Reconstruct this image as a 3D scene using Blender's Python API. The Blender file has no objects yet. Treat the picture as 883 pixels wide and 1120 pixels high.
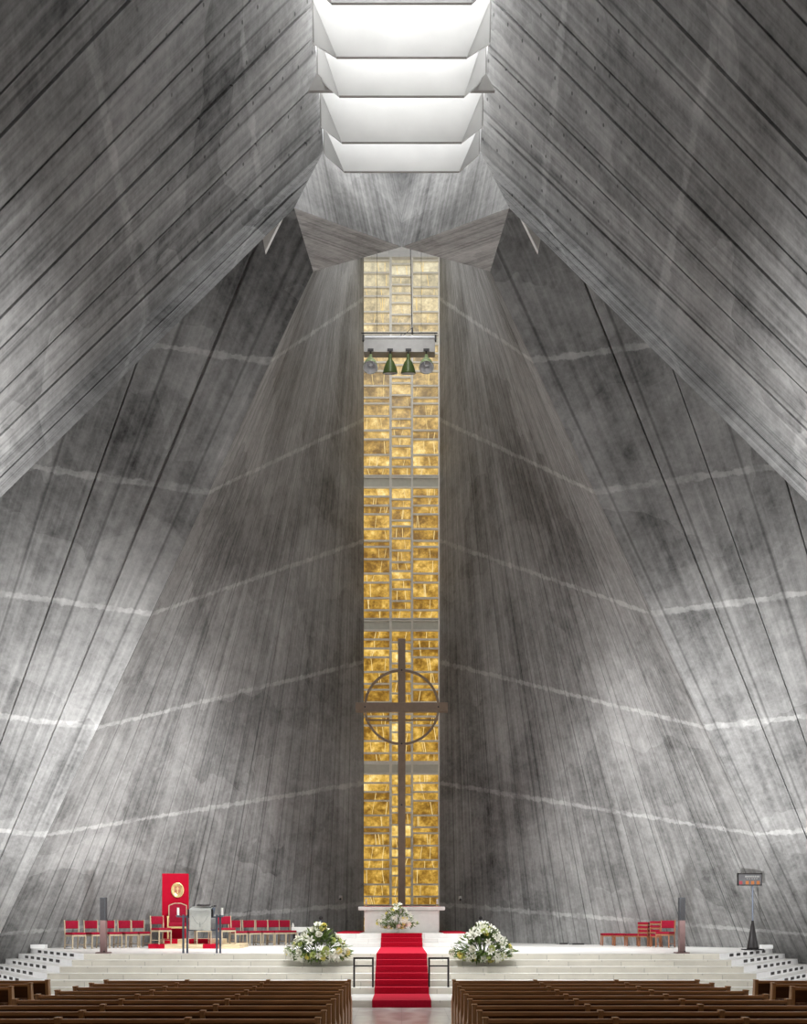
import bpy, bmesh, math, random
from mathutils import Vector, Matrix
R = random.Random(7)
C = bpy.context.scene.collection
SC = bpy.context.scene
F, CX, HZ, EYE = 1100.0, 439.5, 1003.0, 2.0
PI = math.pi

def P(u, v, D):
    """photo pixel at distance D -> point in the hall"""
    return Vector(((u - CX) * D / F, D, EYE + (HZ - v) * D / F))
def X(u, D): return (u - CX) * D / F

# ------------------------------------------------------------------ materials
class NT:
    def __init__(s, name):
        s.m = bpy.data.materials.new(name); s.m.use_nodes = True
        s.t = s.m.node_tree; s.t.nodes.clear()
        s.out = s.n('ShaderNodeOutputMaterial')
    def n(s, typ, **kw):
        nd = s.t.nodes.new(typ)
        for k, v in kw.items():
            setattr(nd, k, v)
        return nd
    def l(s, a, b): s.t.links.new(a, b)
    def put(s, sock, v):
        if isinstance(v, bpy.types.NodeSocket): s.l(v, sock)
        else: sock.default_value = v
    def math(s, op, a, b=0.0, c=None, clamp=False):
        nd = s.n('ShaderNodeMath', operation=op); nd.use_clamp = clamp
        s.put(nd.inputs[0], a); s.put(nd.inputs[1], b)
        if c is not None: s.put(nd.inputs[2], c)
        return nd.outputs[0]
    def mapr(s, v, a, b, c, d, smooth=False):
        nd = s.n('ShaderNodeMapRange'); nd.clamp = True
        if smooth: nd.interpolation_type = 'SMOOTHSTEP'
        s.put(nd.inputs[0], v)
        for i, x in enumerate((a, b, c, d)): s.put(nd.inputs[i + 1], x)
        return nd.outputs[0]
    def noise(s, vec, scale, detail=3, rough=.5, dim='3D'):
        nd = s.n('ShaderNodeTexNoise'); nd.noise_dimensions = dim
        if vec is not None: s.l(vec, nd.inputs['Vector'])
        nd.inputs['Scale'].default_value = scale; nd.inputs['Detail'].default_value = detail
        nd.inputs['Roughness'].default_value = rough
        return nd.outputs[0]
    def xyz(s, x, y, z=0.0):
        nd = s.n('ShaderNodeCombineXYZ')
        s.put(nd.inputs[0], x); s.put(nd.inputs[1], y); s.put(nd.inputs[2], z)
        return nd.outputs[0]
    def mix(s, f, a, b):
        nd = s.n('ShaderNodeMix', data_type='RGBA')
        s.put(nd.inputs[0], f); s.put(nd.inputs[6], a); s.put(nd.inputs[7], b)
        return nd.outputs[2]

def c4(c): return (c[0], c[1], c[2], 1.0)

def plain(name, col, rough=.5, metal=0.0, var=.12, scale=6.0, bump=0.0, spec=.5):
    """a plain surface with a little grain"""
    k = NT(name)
    geo = k.n('ShaderNodeTexCoord')
    nz = k.noise(geo.outputs['Object'], scale, 4)
    f = k.mapr(nz, .3, .7, 1 - var, 1 + var)
    mx = k.n('ShaderNodeVectorMath', operation='SCALE')
    mx.inputs[0].default_value = col; k.l(f, mx.inputs['Scale'])
    b = k.n('ShaderNodeBsdfPrincipled')
    k.l(mx.outputs[0], b.inputs['Base Color'])
    b.inputs['Roughness'].default_value = rough; b.inputs['Metallic'].default_value = metal
    b.inputs['Specular IOR Level'].default_value = spec
    if bump:
        bp = k.n('ShaderNodeBump'); bp.inputs['Strength'].default_value = bump; bp.inputs['Distance'].default_value = .01
        k.l(nz, bp.inputs['Height']); k.l(bp.outputs[0], b.inputs['Normal'])
    k.l(b.outputs[0], k.out.inputs[0])
    return k.m

def concrete(name, seed=0.0, base=.30, spread=1.0, holes=False, jw=.035, jamp=.75, line=.0, streak=1.0):
    k = NT(name)
    uv = k.n('ShaderNodeUVMap').outputs[0]
    sp = k.n('ShaderNodeSeparateXYZ'); k.l(uv, sp.inputs[0])
    u, v = sp.outputs[0], sp.outputs[1]
    geo = k.n('ShaderNodeNewGeometry')
    off = k.n('ShaderNodeVectorMath', operation='ADD'); k.l(geo.outputs['Position'], off.inputs[0])
    off.inputs[1].default_value = (seed * 13.1, seed * 7.7, seed * 3.3)
    pos = off.outputs[0]
    us = k.math('ADD', u, seed * 17.0)
    # board marks running along the rulings
    n1 = k.noise(k.xyz(k.math('MULTIPLY', us, 9.0), k.math('MULTIPLY', v, .55), seed), 1.0, 4, .62)
    n2 = k.noise(k.xyz(k.math('MULTIPLY', us, 1.7), k.math('MULTIPLY', v, .35), seed + 4), 1.0, 3, .55)
    n3 = k.noise(pos, .32, 6, .62)
    n4 = k.noise(pos, 2.6, 5, .65)
    # one tone per shutter field, its borders nudged
    wob = k.math('MULTIPLY', k.math('SUBTRACT', k.noise(k.xyz(us, k.math('MULTIPLY', v, 2.0), seed), .9, 2), .5), .12)
    vj = k.math('ADD', v, wob)
    wn = k.n('ShaderNodeTexWhiteNoise', noise_dimensions='2D')
    k.l(k.xyz(k.math('FLOOR', us), k.math('FLOOR', vj)), wn.inputs['Vector'])
    cell = wn.outputs['Value']
    # large patches with crisp outlines (old pours, repairs)
    vor = k.n('ShaderNodeTexVoronoi', feature='F1'); vor.inputs['Scale'].default_value = .36
    dis = k.n('ShaderNodeVectorMath', operation='MULTIPLY_ADD')
    nzc = k.n('ShaderNodeTexNoise'); nzc.inputs['Scale'].default_value = .8; k.l(pos, nzc.inputs['Vector'])
    k.l(nzc.outputs['Color'], dis.inputs[0]); dis.inputs[1].default_value = (1.6, 1.6, 1.6); k.l(pos, dis.inputs[2])
    k.l(dis.outputs[0], vor.inputs['Vector'])
    sc = k.n('ShaderNodeSeparateColor'); k.l(vor.outputs['Color'], sc.inputs[0])
    patch = sc.outputs[0]
    val = k.math('ADD', k.mapr(n1, .25, .75, -.36 * streak, .36 * streak), 1.0)
    val = k.math('ADD', val, k.mapr(n2, .3, .7, -.24 * spread, .24 * spread))
    val = k.math('ADD', val, k.mapr(n3, .32, .68, -.30 * spread, .36 * spread))
    val = k.math('ADD', val, k.mapr(n4, .3, .7, -.22, .24))
    val = k.math('ADD', val, k.math('MULTIPLY', k.math('SUBTRACT', cell, .5), .12))
    val = k.math('ADD', val, k.math('MULTIPLY', k.math('SUBTRACT', patch, .5), .40))
    n6 = k.noise(dis.outputs[0], .22, 4, .5)
    val = k.math('ADD', val, k.mapr(n6, .515, .525, 0.0, .16))
    n5 = k.noise(k.xyz(k.math('MULTIPLY', us, 13.0), k.math('MULTIPLY', v, .8), seed + 2), 1.0, 4, .7)
    val = k.math('ADD', val, k.math('MULTIPLY', k.mapr(n5, .60, .68, 0.0, .38), k.mapr(n3, .45, .6, 0.2, 1.0)))
    n7 = k.noise(pos, 9.0, 3, .7)
    val = k.math('ADD', val, k.mapr(n7, .3, .7, -.16, .16))
    # pale pour joints
    fr = k.math('ABSOLUTE', k.math('SUBTRACT', k.math('FRACT', k.math('ADD', k.math('ADD', v, k.math('ADD', k.math('MULTIPLY', wob, .16), k.math('MULTIPLY', k.math('SUBTRACT', k.noise(pos, 3.0, 3, .6), .5), .035))), .5)), .5))
    wid = k.mapr(k.noise(k.xyz(us, v, seed + 9), 4.5, 5, .7), .3, .7, jw * .35, jw * 2.2)
    jm = k.mapr(k.math('DIVIDE', fr, wid), .6, 1.0, 1.0, 0.0)
    jm = k.math('MULTIPLY', jm, k.mapr(k.noise(pos, 1.4, 5, .7), .38, .56, .30, 1.0))
    val = k.math('ADD', val, k.math('MULTIPLY', jm, jamp))
    # soot just under each joint
    # dirty seams between boards
    fu = k.math('ABSOLUTE', k.math('SUBTRACT', k.math('FRACT', k.math('ADD', us, .5)), .5))
    lm = k.mapr(fu, .008, .03, 1.0, 0.0)
    if line > 0:
        val = k.math('MULTIPLY', val, k.math('SUBTRACT', 1.0, k.math('MULTIPLY', lm, line)))
    if holes:
        vh = k.n('ShaderNodeTexVoronoi', feature='F1', voronoi_dimensions='2D'); vh.inputs['Scale'].default_value = 1.0
        vh.inputs['Randomness'].default_value = .25
        k.l(k.xyz(k.math('MULTIPLY', us, 1.6), k.math('MULTIPLY', v, 7.0)), vh.inputs['Vector'])
        hm = k.mapr(vh.outputs['Distance'], .035, .055, 1.0, 0.0)
        val = k.math('MULTIPLY', val, k.math('SUBTRACT', 1.0, k.math('MULTIPLY', k.math('MULTIPLY', hm, k.mapr(v, 4.0, 4.6, 0.0, 1.0)), .7)))
    val = k.math('MAXIMUM', val, .15)
    val = k.math('MULTIPLY', val, base)
    col = k.n('ShaderNodeCombineColor')
    k.l(k.math('MULTIPLY', val, 1.005), col.inputs[0]); k.l(val, col.inputs[1]); k.l(k.math('MULTIPLY', val, .985), col.inputs[2])
    b = k.n('ShaderNodeBsdfPrincipled'); k.l(col.outputs[0], b.inputs['Base Color'])
    b.inputs['Roughness'].default_value = .62; b.inputs['Specular IOR Level'].default_value = .35
    bp = k.n('ShaderNodeBump'); bp.inputs['Strength'].default_value = .5; bp.inputs['Distance'].default_value = .03
    k.l(k.math('ADD', n1, k.math('MULTIPLY', n4, .5)), bp.inputs['Height']); k.l(bp.outputs[0], b.inputs['Normal'])
    k.l(b.outputs[0], k.out.inputs[0])
    return k.m

def stone(name, col, joint=.35, wx=1.1, rough=.35, zj=True):
    """pale stone laid in slabs: world-placed vertical joints"""
    k = NT(name)
    geo = k.n('ShaderNodeNewGeometry'); sp = k.n('ShaderNodeSeparateXYZ'); k.l(geo.outputs['Position'], sp.inputs[0])
    row = k.math('FLOOR', k.math('DIVIDE', k.math('ADD', sp.outputs[2], .04), .15))
    x = k.math('ADD', k.math('DIVIDE', sp.outputs[0], wx), k.math('MULTIPLY', row, .37))
    fx = k.math('ABSOLUTE', k.math('SUBTRACT', k.math('FRACT', x), .5))
    jm = k.mapr(fx, .488, .5, 0.0, 1.0)
    wn = k.n('ShaderNodeTexWhiteNoise', noise_dimensions='2D')
    k.l(k.xyz(k.math('FLOOR', x), row), wn.inputs['Vector'])
    nz = k.noise(geo.outputs['Position'], 2.2, 6, .6)
    f = k.math('ADD', k.mapr(nz, .3, .7, -.07, .07), k.math('MULTIPLY', k.math('SUBTRACT', wn.outputs['Value'], .5), .12))
    f = k.math('MULTIPLY', k.math('ADD', f, 1.0), k.math('SUBTRACT', 1.0, k.math('MULTIPLY', jm, joint)))
    mx = k.n('ShaderNodeVectorMath', operation='SCALE'); mx.inputs[0].default_value = col; k.l(f, mx.inputs['Scale'])
    b = k.n('ShaderNodeBsdfPrincipled'); k.l(mx.outputs[0], b.inputs['Base Color']); b.inputs['Roughness'].default_value = rough
    k.l(b.outputs[0], k.out.inputs[0])
    return k.m

def marble_floor(name):
    k = NT(name)
    geo = k.n('ShaderNodeNewGeometry'); sp = k.n('ShaderNodeSeparateXYZ'); k.l(geo.outputs['Position'], sp.inputs[0])
    ax = k.math('ABSOLUTE', sp.outputs[0])
    # veins mirrored about the aisle (book-matched slabs)
    vec = k.xyz(ax, sp.outputs[1])
    nz = k.noise(vec, 1.1, 6, .6)
    wv = k.n('ShaderNodeTexWave'); wv.inputs['Scale'].default_value = .5; wv.inputs['Distortion'].default_value = 9
    wv.inputs['Detail'].default_value = 4; k.l(vec, wv.inputs['Vector'])
    f = k.mapr(k.math('ADD', k.math('MULTIPLY', nz, .6), k.math('MULTIPLY', wv.outputs['Fac'], .4)), .3, .75, 0, 1)
    col = k.mix(f, (.62, .55, .53, 1), (.86, .83, .80, 1))
    fx = k.math('ABSOLUTE', k.math('SUBTRACT', k.math('FRACT', k.math('DIVIDE', sp.outputs[0], .93)), .5))
    fy = k.math('ABSOLUTE', k.math('SUBTRACT', k.math('FRACT', k.math('DIVIDE', sp.outputs[1], .93)), .5))
    jm = k.math('MAXIMUM', k.mapr(fx, .49, .5, 0, 1), k.mapr(fy, .485, .5, 0, 1))
    col = k.mix(k.math('MULTIPLY', jm, .5), col, (.45, .42, .40, 1))
    b = k.n('ShaderNodeBsdfPrincipled'); k.l(col, b.inputs['Base Color']); b.inputs['Roughness'].default_value = .18
    k.l(b.outputs[0], k.out.inputs[0])
    return k.m

def wood(name, col, rough=.38, axis='X'):
    k = NT(name)
    tc = k.n('ShaderNodeTexCoord'); mp = k.n('ShaderNodeMapping'); k.l(tc.outputs['Object'], mp.inputs[0])
    mp.inputs['Scale'].default_value = (1.5, 22, 22) if axis == 'X' else (22, 22, 1.5)
    nz = k.noise(mp.outputs[0], 1.6, 5, .6)
    f = k.mapr(nz, .3, .7, .68, 1.3)
    mx = k.n('ShaderNodeVectorMath', operation='SCALE'); mx.inputs[0].default_value = col; k.l(f, mx.inputs['Scale'])
    b = k.n('ShaderNodeBsdfPrincipled'); k.l(mx.outputs[0], b.inputs['Base Color']); b.inputs['Roughness'].default_value = rough
    k.l(b.outputs[0], k.out.inputs[0])
    return k.m

def emitter(name, col, strength):
    k = NT(name)
    tc = k.n('ShaderNodeNewGeometry')
    f = k.mapr(k.noise(tc.outputs['Position'], .6, 3), .3, .7, strength * .9, strength * 1.1)
    e = k.n('ShaderNodeEmission'); e.inputs[0].default_value = c4(col); k.l(f, e.inputs[1])
    k.l(e.outputs[0], k.out.inputs[0])
    return k.m

def alabaster(name):
    """thin alabaster panes lit through by daylight"""
    k = NT(name)
    at = k.n('ShaderNodeAttribute'); at.attribute_name = 'tone'
    geo = k.n('ShaderNodeNewGeometry')
    n1 = k.noise(geo.outputs['Position'], 2.3, 6, .66)
    n2 = k.noise(geo.outputs['Position'], 7.0, 5, .6)
    sp = k.n('ShaderNodeSeparateColor'); k.l(at.outputs['Color'], sp.inputs[0])
    f = k.math('ADD', k.mapr(n1, .32, .68, -.34, .34), k.mapr(n2, .3, .7, -.18, .18))
    f = k.math('ADD', f, sp.outputs[0])
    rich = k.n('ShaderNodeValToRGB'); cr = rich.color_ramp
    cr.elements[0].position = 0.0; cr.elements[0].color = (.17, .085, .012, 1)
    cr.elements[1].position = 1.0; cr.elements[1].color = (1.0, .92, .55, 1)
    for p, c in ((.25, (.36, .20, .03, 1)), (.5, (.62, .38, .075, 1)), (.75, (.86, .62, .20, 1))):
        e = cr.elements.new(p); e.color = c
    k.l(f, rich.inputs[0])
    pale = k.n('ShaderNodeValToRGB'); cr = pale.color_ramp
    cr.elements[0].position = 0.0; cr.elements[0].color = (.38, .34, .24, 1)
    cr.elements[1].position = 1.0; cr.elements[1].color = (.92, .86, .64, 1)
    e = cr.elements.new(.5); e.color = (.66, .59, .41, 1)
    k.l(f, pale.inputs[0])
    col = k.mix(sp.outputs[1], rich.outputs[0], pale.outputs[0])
    e = k.n('ShaderNodeEmission'); k.l(col, e.inputs[0]); e.inputs[1].default_value = 1.3
    g = k.n('ShaderNodeBsdfGlossy'); g.inputs['Roughness'].default_value = .3; g.inputs[0].default_value = (.3, .3, .3, 1)
    ad = k.n('ShaderNodeAddShader'); 
    fr = k.n('ShaderNodeMixShader'); fr.inputs[0].default_value = .06
    k.l(e.outputs[0], fr.inputs[1]); k.l(g.outputs[0], fr.inputs[2])
    k.t.nodes.remove(ad)
    k.l(fr.outputs[0], k.out.inputs[0])
    return k.m

def frosted(name, col=(.9, .9, .89)):
    k = NT(name)
    geo = k.n('ShaderNodeNewGeometry')
    f = k.mapr(k.noise(geo.outputs['Position'], 1.7, 4), .3, .7, .93, 1.0)
    mx = k.n('ShaderNodeVectorMath', operation='SCALE'); mx.inputs[0].default_value = col; k.l(f, mx.inputs['Scale'])
    d = k.n('ShaderNodeBsdfDiffuse'); t = k.n('ShaderNodeBsdfTranslucent')
    k.l(mx.outputs[0], d.inputs[0]); k.l(mx.outputs[0], t.inputs[0])
    m = k.n('ShaderNodeMixShader'); m.inputs[0].default_value = .5
    k.l(d.outputs[0], m.inputs[1]); k.l(t.outputs[0], m.inputs[2]); k.l(m.outputs[0], k.out.inputs[0])
    return k.m

M = dict(
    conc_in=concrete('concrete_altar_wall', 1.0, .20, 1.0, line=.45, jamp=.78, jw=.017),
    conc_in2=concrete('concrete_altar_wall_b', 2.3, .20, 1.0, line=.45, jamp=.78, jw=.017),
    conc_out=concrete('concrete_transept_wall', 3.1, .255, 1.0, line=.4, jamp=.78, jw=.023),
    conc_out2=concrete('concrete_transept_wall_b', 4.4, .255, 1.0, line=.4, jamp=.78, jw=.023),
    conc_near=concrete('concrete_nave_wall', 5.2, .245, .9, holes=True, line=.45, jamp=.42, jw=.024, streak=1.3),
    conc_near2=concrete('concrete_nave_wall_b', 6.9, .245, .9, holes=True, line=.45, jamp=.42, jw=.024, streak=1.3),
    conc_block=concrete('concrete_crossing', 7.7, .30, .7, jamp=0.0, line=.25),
    stone_white=stone('white_lit_stone', (.80, .79, .76), .25, 1.1),
    stone_step=stone('cream_step_stone', (.80, .765, .67), .35, 1.35),
    stone_tier=plain('lit_tier_stone', (.86, .86, .86), .4, var=.03),
    altar=plain('white_altar_stone', (.82, .80, .77), .3, var=.04),
    floor=marble_floor('nave_marble'),
    pew=wood('pew_lit_wood', (.38, .175, .058)),  # lighter than the backs: light on the top rails put into the colour
    pew_dark=wood('pew_dark_wood', (.09, .032, .008)),
    pew_end=wood('pew_end_wood', (.40, .20, .075), axis='Z'),
    carpet=plain('red_carpet', (.44, .005, .026), .9, var=.10, scale=25, bump=.3, spec=.15),
    red_panel=plain('red_cloth_panel', (.40, .002, .02), .85, var=.06, scale=9, spec=.15),
    red_seat=plain('red_upholstery', (.27, .005, .025), .8, var=.12, scale=12, spec=.2),
    cream_wood=wood('cream_wood', (.42, .34, .23), .4, 'Z'),
    red_wood=wood('reddish_wood', (.33, .13, .06), .4, 'Z'),
    dais_wood=wood('dais_wood', (.60, .48, .30), .45),
    gold=plain('gold_metal', (.72, .56, .26), .35, .6, .1),
    shield=plain('shield_enamel', (.42, .16, .09), .5),
    bronze=plain('cross_bronze', (.27, .20, .15), .45, .35, .1),
    steel=plain('blue_grey_steel', (.11, .13, .17), .4, .4, .08),
    grey_metal=plain('grey_metal', (.36, .35, .335), .5, .2, .06),
    dark=plain('dark_metal', (.025, .022, .022), .5, .2, .1),
    rail=plain('rail_iron', (.03, .027, .024), .5, .3),
    grille=plain('speaker_grille', (.035, .037, .042), .7, .1, .2, 60),
    mauve=plain('speaker_wood', (.17, .10, .095), .5, 0, .1),
    cloth=plain('white_cloth', (.88, .89, .85), .85, var=.04, scale=14),
    motif=plain('grey_embroidery', (.38, .40, .38), .8),
    candle=plain('candle_wax', (.92, .91, .86), .5, var=.02),
    green=plain('green_enamel', (.085, .125, .035), .35, .1, .08),
    green_pale=plain('pale_green_enamel', (.26, .34, .16), .4, .1, .08),
    frame=plain('window_frame_paint', (.80, .76, .66), .5, var=.05),
    band=plain('grey_spandrel', (.62, .60, .50), .6, var=.06),
    leaf=plain('leaf_green', (.13, .20, .045), .6, var=.4, scale=20),
    stem=plain('stem_green', (.10, .16, .04), .6, var=.3),
    petal_w=plain('white_petal', (.88, .87, .76), .6, var=.05, scale=30),
    petal_y=plain('yellow_petal', (.86, .78, .26), .6, var=.12, scale=30),
    petal_g=plain('pale_green_petal', (.62, .68, .28), .6, var=.1, scale=30),
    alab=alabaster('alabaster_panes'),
    seam=emitter('alabaster_seams', (1.0, .76, .34), .95),
    baffle=frosted('white_baffle'),
    bulb=plain('lamp_glass', (.8, .82, .86), .15),
    sky=emitter('frosted_skylight', (1, 1, 1), 1.9),
    slit=emitter('frosted_slit_glass', (1, .99, .97), 1.0),
    white_enamel=plain('white_enamel', (.75, .76, .78), .35, var=.03),
    sq_red=plain('red_numeral_card', (.26, .04, .05), .6), sq_orange=plain('orange_numeral_card', (.36, .12, .03), .6),
    board=plain('sign_board_grey', (.10, .10, .105), .5, var=.1), board_txt=plain('sign_text_grey', (.33, .33, .31), .6),
)

# ------------------------------------------------------------------ mesh helpers
def quad(bm, pts, flip=False):
    vs = [bm.verts.new(p) for p in pts]
    return bm.faces.new(vs[::-1] if flip else vs)
def box(bm, x0, x1, y0, y1, z0, z1, bev=0.0, mat=None):
    c = Vector(((x0 + x1) / 2, (y0 + y1) / 2, (z0 + z1) / 2))
    r = bmesh.ops.create_cube(bm, size=1.0, matrix=Matrix.Translation(c) @ Matrix.Diagonal((abs(x1 - x0), abs(y1 - y0), abs(z1 - z0), 1)))
    if bev > 0:
        es = list({e for v in r['verts'] for e in v.link_edges})
        bmesh.ops.bevel(bm, geom=es, offset=bev, segments=2, affect='EDGES', profile=.5)
def tube(bm, a, b, r, r2=None, n=10, caps=True):
    a, b = Vector(a), Vector(b); d = b - a
    rot = d.to_track_quat('Z', 'Y').to_matrix().to_4x4()
    bmesh.ops.create_cone(bm, cap_ends=caps, segments=n, radius1=r, radius2=r if r2 is None else r2, depth=d.length,
                          matrix=Matrix.Translation((a + b) / 2) @ rot)
def bar(bm, a, b, w, h=None):
    """square bar from a to b"""
    a, b = Vector(a), Vector(b); d = b - a; h = h or w
    rot = d.to_track_quat('Z', 'Y').to_matrix().to_4x4()
    bmesh.ops.create_cube(bm, size=1.0, matrix=Matrix.Translation((a + b) / 2) @ rot @ Matrix.Diagonal((w, h, d.length, 1)))
def ball(bm, c, r, sub=2, sc=(1, 1, 1)):
    bmesh.ops.create_icosphere(bm, subdivisions=sub, radius=r, matrix=Matrix.Translation(c) @ Matrix.Diagonal((*sc, 1)))
def lathe(bm, prof, n=24, mat=None):
    mat = mat or Matrix.Identity(4)
    rings = []
    for r, z in prof:
        rings.append([bm.verts.new(mat @ Vector((max(r, .0005) * math.cos(2 * PI * i / n), max(r, .0005) * math.sin(2 * PI * i / n), z))) for i in range(n)])
    for a, b in zip(rings, rings[1:]):
        for i in range(n):
            bm.faces.new((a[i], a[(i + 1) % n], b[(i + 1) % n], b[i]))
def prism(bm, pts, z0, z1):
    lo = [bm.verts.new((p[0], p[1], z0)) for p in pts]; hi = [bm.verts.new((p[0], p[1], z1)) for p in pts]
    n = len(pts)
    bm.faces.new(lo[::-1]); bm.faces.new(hi)
    for i in range(n): bm.faces.new((lo[i], lo[(i + 1) % n], hi[(i + 1) % n], hi[i]))
def slab(bm, poly, off):
    """a flat polygon of 3D points with thickness along vector off"""
    off = Vector(off)
    a = [bm.verts.new(Vector(p)) for p in poly]; b = [bm.verts.new(Vector(p) + off) for p in poly]
    n = len(poly); bm.faces.new(a); bm.faces.new(b[::-1])
    for i in range(n): bm.faces.new((a[(i + 1) % n], a[i], b[i], b[(i + 1) % n]))
def obj(name, bm, mat, parent=None, smooth=False, loc=None, rz=None):
    bmesh.ops.recalc_face_normals(bm, faces=bm.faces[:])
    me = bpy.data.meshes.new(name); bm.to_mesh(me); bm.free()
    if smooth:
        for p in me.polygons: p.use_smooth = True
    o = bpy.data.objects.new(name, me); C.objects.link(o)
    me.materials.append(M[mat] if isinstance(mat, str) else mat)
    if parent is not None: o.parent = parent
    if loc is not None: o.location = loc
    if rz is not None: o.rotation_euler.z = rz
    return o
def new(): return bmesh.new()
def tag(o, label=None, cat=None, group=None, kind=None):
    if label: o['label'] = label
    if cat: o['category'] = cat
    if group: o['group'] = group
    if kind: o['kind'] = kind
    return o
def thing(name, label, cat, loc=(0, 0, 0), rz=0.0, group=None):
    o = bpy.data.objects.new(name, None); C.objects.link(o); o.empty_display_size = .2
    o.location = loc; o.rotation_euler = (0, 0, rz)
    return tag(o, label, cat, group)
def struct(name, bm, mat, smooth=False):
    return tag(obj(name, bm, mat, None, smooth), kind='structure')
def copy_tree(o, parent=None):
    c = o.copy(); C.objects.link(c); c.parent = parent
    for ch in list(o.children): copy_tree(ch, c)
    return c
def dup(root, loc, rz=None, label=None, group=None):
    r = copy_tree(root); r.location = loc
    if rz is not None: r.rotation_euler = (0, 0, rz)
    if label: r['label'] = label
    if group: r['group'] = group
    return r

# ------------------------------------------------------------------ the concrete shells
def mir(p, s): return Vector((p[0] * s, p[1], p[2]))
def shell(name, B0, B1, T0, T1, mat, boards, inward, s_groove=(), gw=.05, depth=.09, nt=26, toff=.086, tstep=.162):
    """bilinear (hyperbolic paraboloid) shell; s runs B0->B1, t runs bottom->top; grooves are cut along the rulings"""
    B0, B1, T0, T1 = map(Vector, (B0, B1, T0, T1))
    L = (B1 - B0).length
    ss = {}
    for i in range(41): ss[i / 40] = 0.0
    for g in s_groove:
        g, wmul = (g if isinstance(g, tuple) else (g, 1.0))
        w = gw * wmul / L
        for x in [x for x in ss if abs(x - g) < w * 1.5 and 0 < x < 1]: del ss[x]
        ss[g - w * .5] = 0.0; ss[g - w * .44] = depth; ss[g + w * .44] = depth; ss[g + w * .5] = 0.0
    keys = sorted(ss)
    bm = new(); uvl = bm.loops.layers.uv.new('UVMap')
    grid = []
    inward = Vector(inward)
    for s in keys:
        col = []
        for j in range(nt + 1):
            t = j / nt
            p = (B0 * (1 - s) + B1 * s) * (1 - t) + (T0 * (1 - s) + T1 * s) * t
            if ss[s] > 0 and 0 < j < nt:
                ds = (B1 - B0) * (1 - t) + (T1 - T0) * t
                dt = (T0 - B0) * (1 - s) + (T1 - B1) * s
                nrm = ds.cross(dt).normalized()
                if nrm.dot(inward) > 0: nrm = -nrm
                p = p + nrm * ss[s]
            col.append((bm.verts.new(p), (s * boards, (t - toff) / tstep)))
        grid.append(col)
    for a, b in zip(grid, grid[1:]):
        for j in range(nt):
            f = bm.faces.new((a[j][0], b[j][0], b[j + 1][0], a[j + 1][0]))
            for lp, q in zip(f.loops, (a[j], b[j], b[j + 1], a[j + 1])): lp[uvl].uv = q[1]
    f0 = bm.faces[:][0] if False else None
    bm.faces.ensure_lookup_table(); bm.normal_update()
    if bm.faces[len(bm.faces) // 2].normal.dot(inward) < 0:
        bmesh.ops.reverse_faces(bm, faces=bm.faces[:])
    me = bpy.data.meshes.new(name); bm.to_mesh(me); bm.free()
    me.materials.append(M[mat])
    o = bpy.data.objects.new(name, me); C.objects.link(o); tag(o, kind='structure')
    return o
def polymesh(name, polys, mat, uvscale=1.0):
    """flat concrete pieces; uv from the plane of each polygon so the board marks run across it"""
    bm = new(); uvl = bm.loops.layers.uv.new('UVMap')
    for pts, ax in polys:
        f = quad(bm, [Vector(p) for p in pts]); ax = Vector(ax).normalized(); f.normal_update()
        ay = f.normal.cross(ax).normalized()
        for lp in f.loops: lp[uvl].uv = (lp.vert.co.dot(ay) * uvscale, lp.vert.co.dot(ax) * .2)
    me = bpy.data.meshes.new(name); bm.to_mesh(me); bm.free(); me.materials.append(M[mat])
    o = bpy.data.objects.new(name, me); C.objects.link(o); tag(o, kind='structure'); return o

WX, WY, WT = 1.47, 39.0, 32.5
RF = (-12.7, 30.0, -.02)                     # foot of the far ridge
Q = Vector((-2.14, 24.3, 17.6))
k = 1.12
def ext(p, q): return Vector(p) + (Vector(q) - Vector(p)) * k
QT = ext(RF, Q)
W0 = Vector((-WX, WY, 0)); W1 = Vector((-WX, WY, 29.0)); WTOP = ext(W0, W1)
TX = Vector((-20, 24, 0)); TX1 = Vector((-20, 24, 19.5)); TXT = ext(TX, TX1)
NL = Vector((-2.14, 20.0, 16.1)); NF = Vector((-11.9, 12.0, 0))
ST = Vector((-1.63, 21.0, 18.0)); SF = Vector((-12.0, 11.2, 0))
NV = Vector((-1.5, -14, 0)); NVT = Vector((-1.63, -14, 27.0))
TN = Vector((-20, 20.6, 0)); TNT = Vector((-20, 20.6, 21.8)); NLB = NL + Vector((-.1, .75, .78))
def rnd_grooves(n, seed, lo=.03, hi=.97, jit=.25):
    r = random.Random(seed)
    return [(lo + (hi - lo) * (i + .5 + r.uniform(-jit, jit)) / n, r.choice((1.0, 1.0, 1.6, .6))) for i in range(n)]
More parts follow.
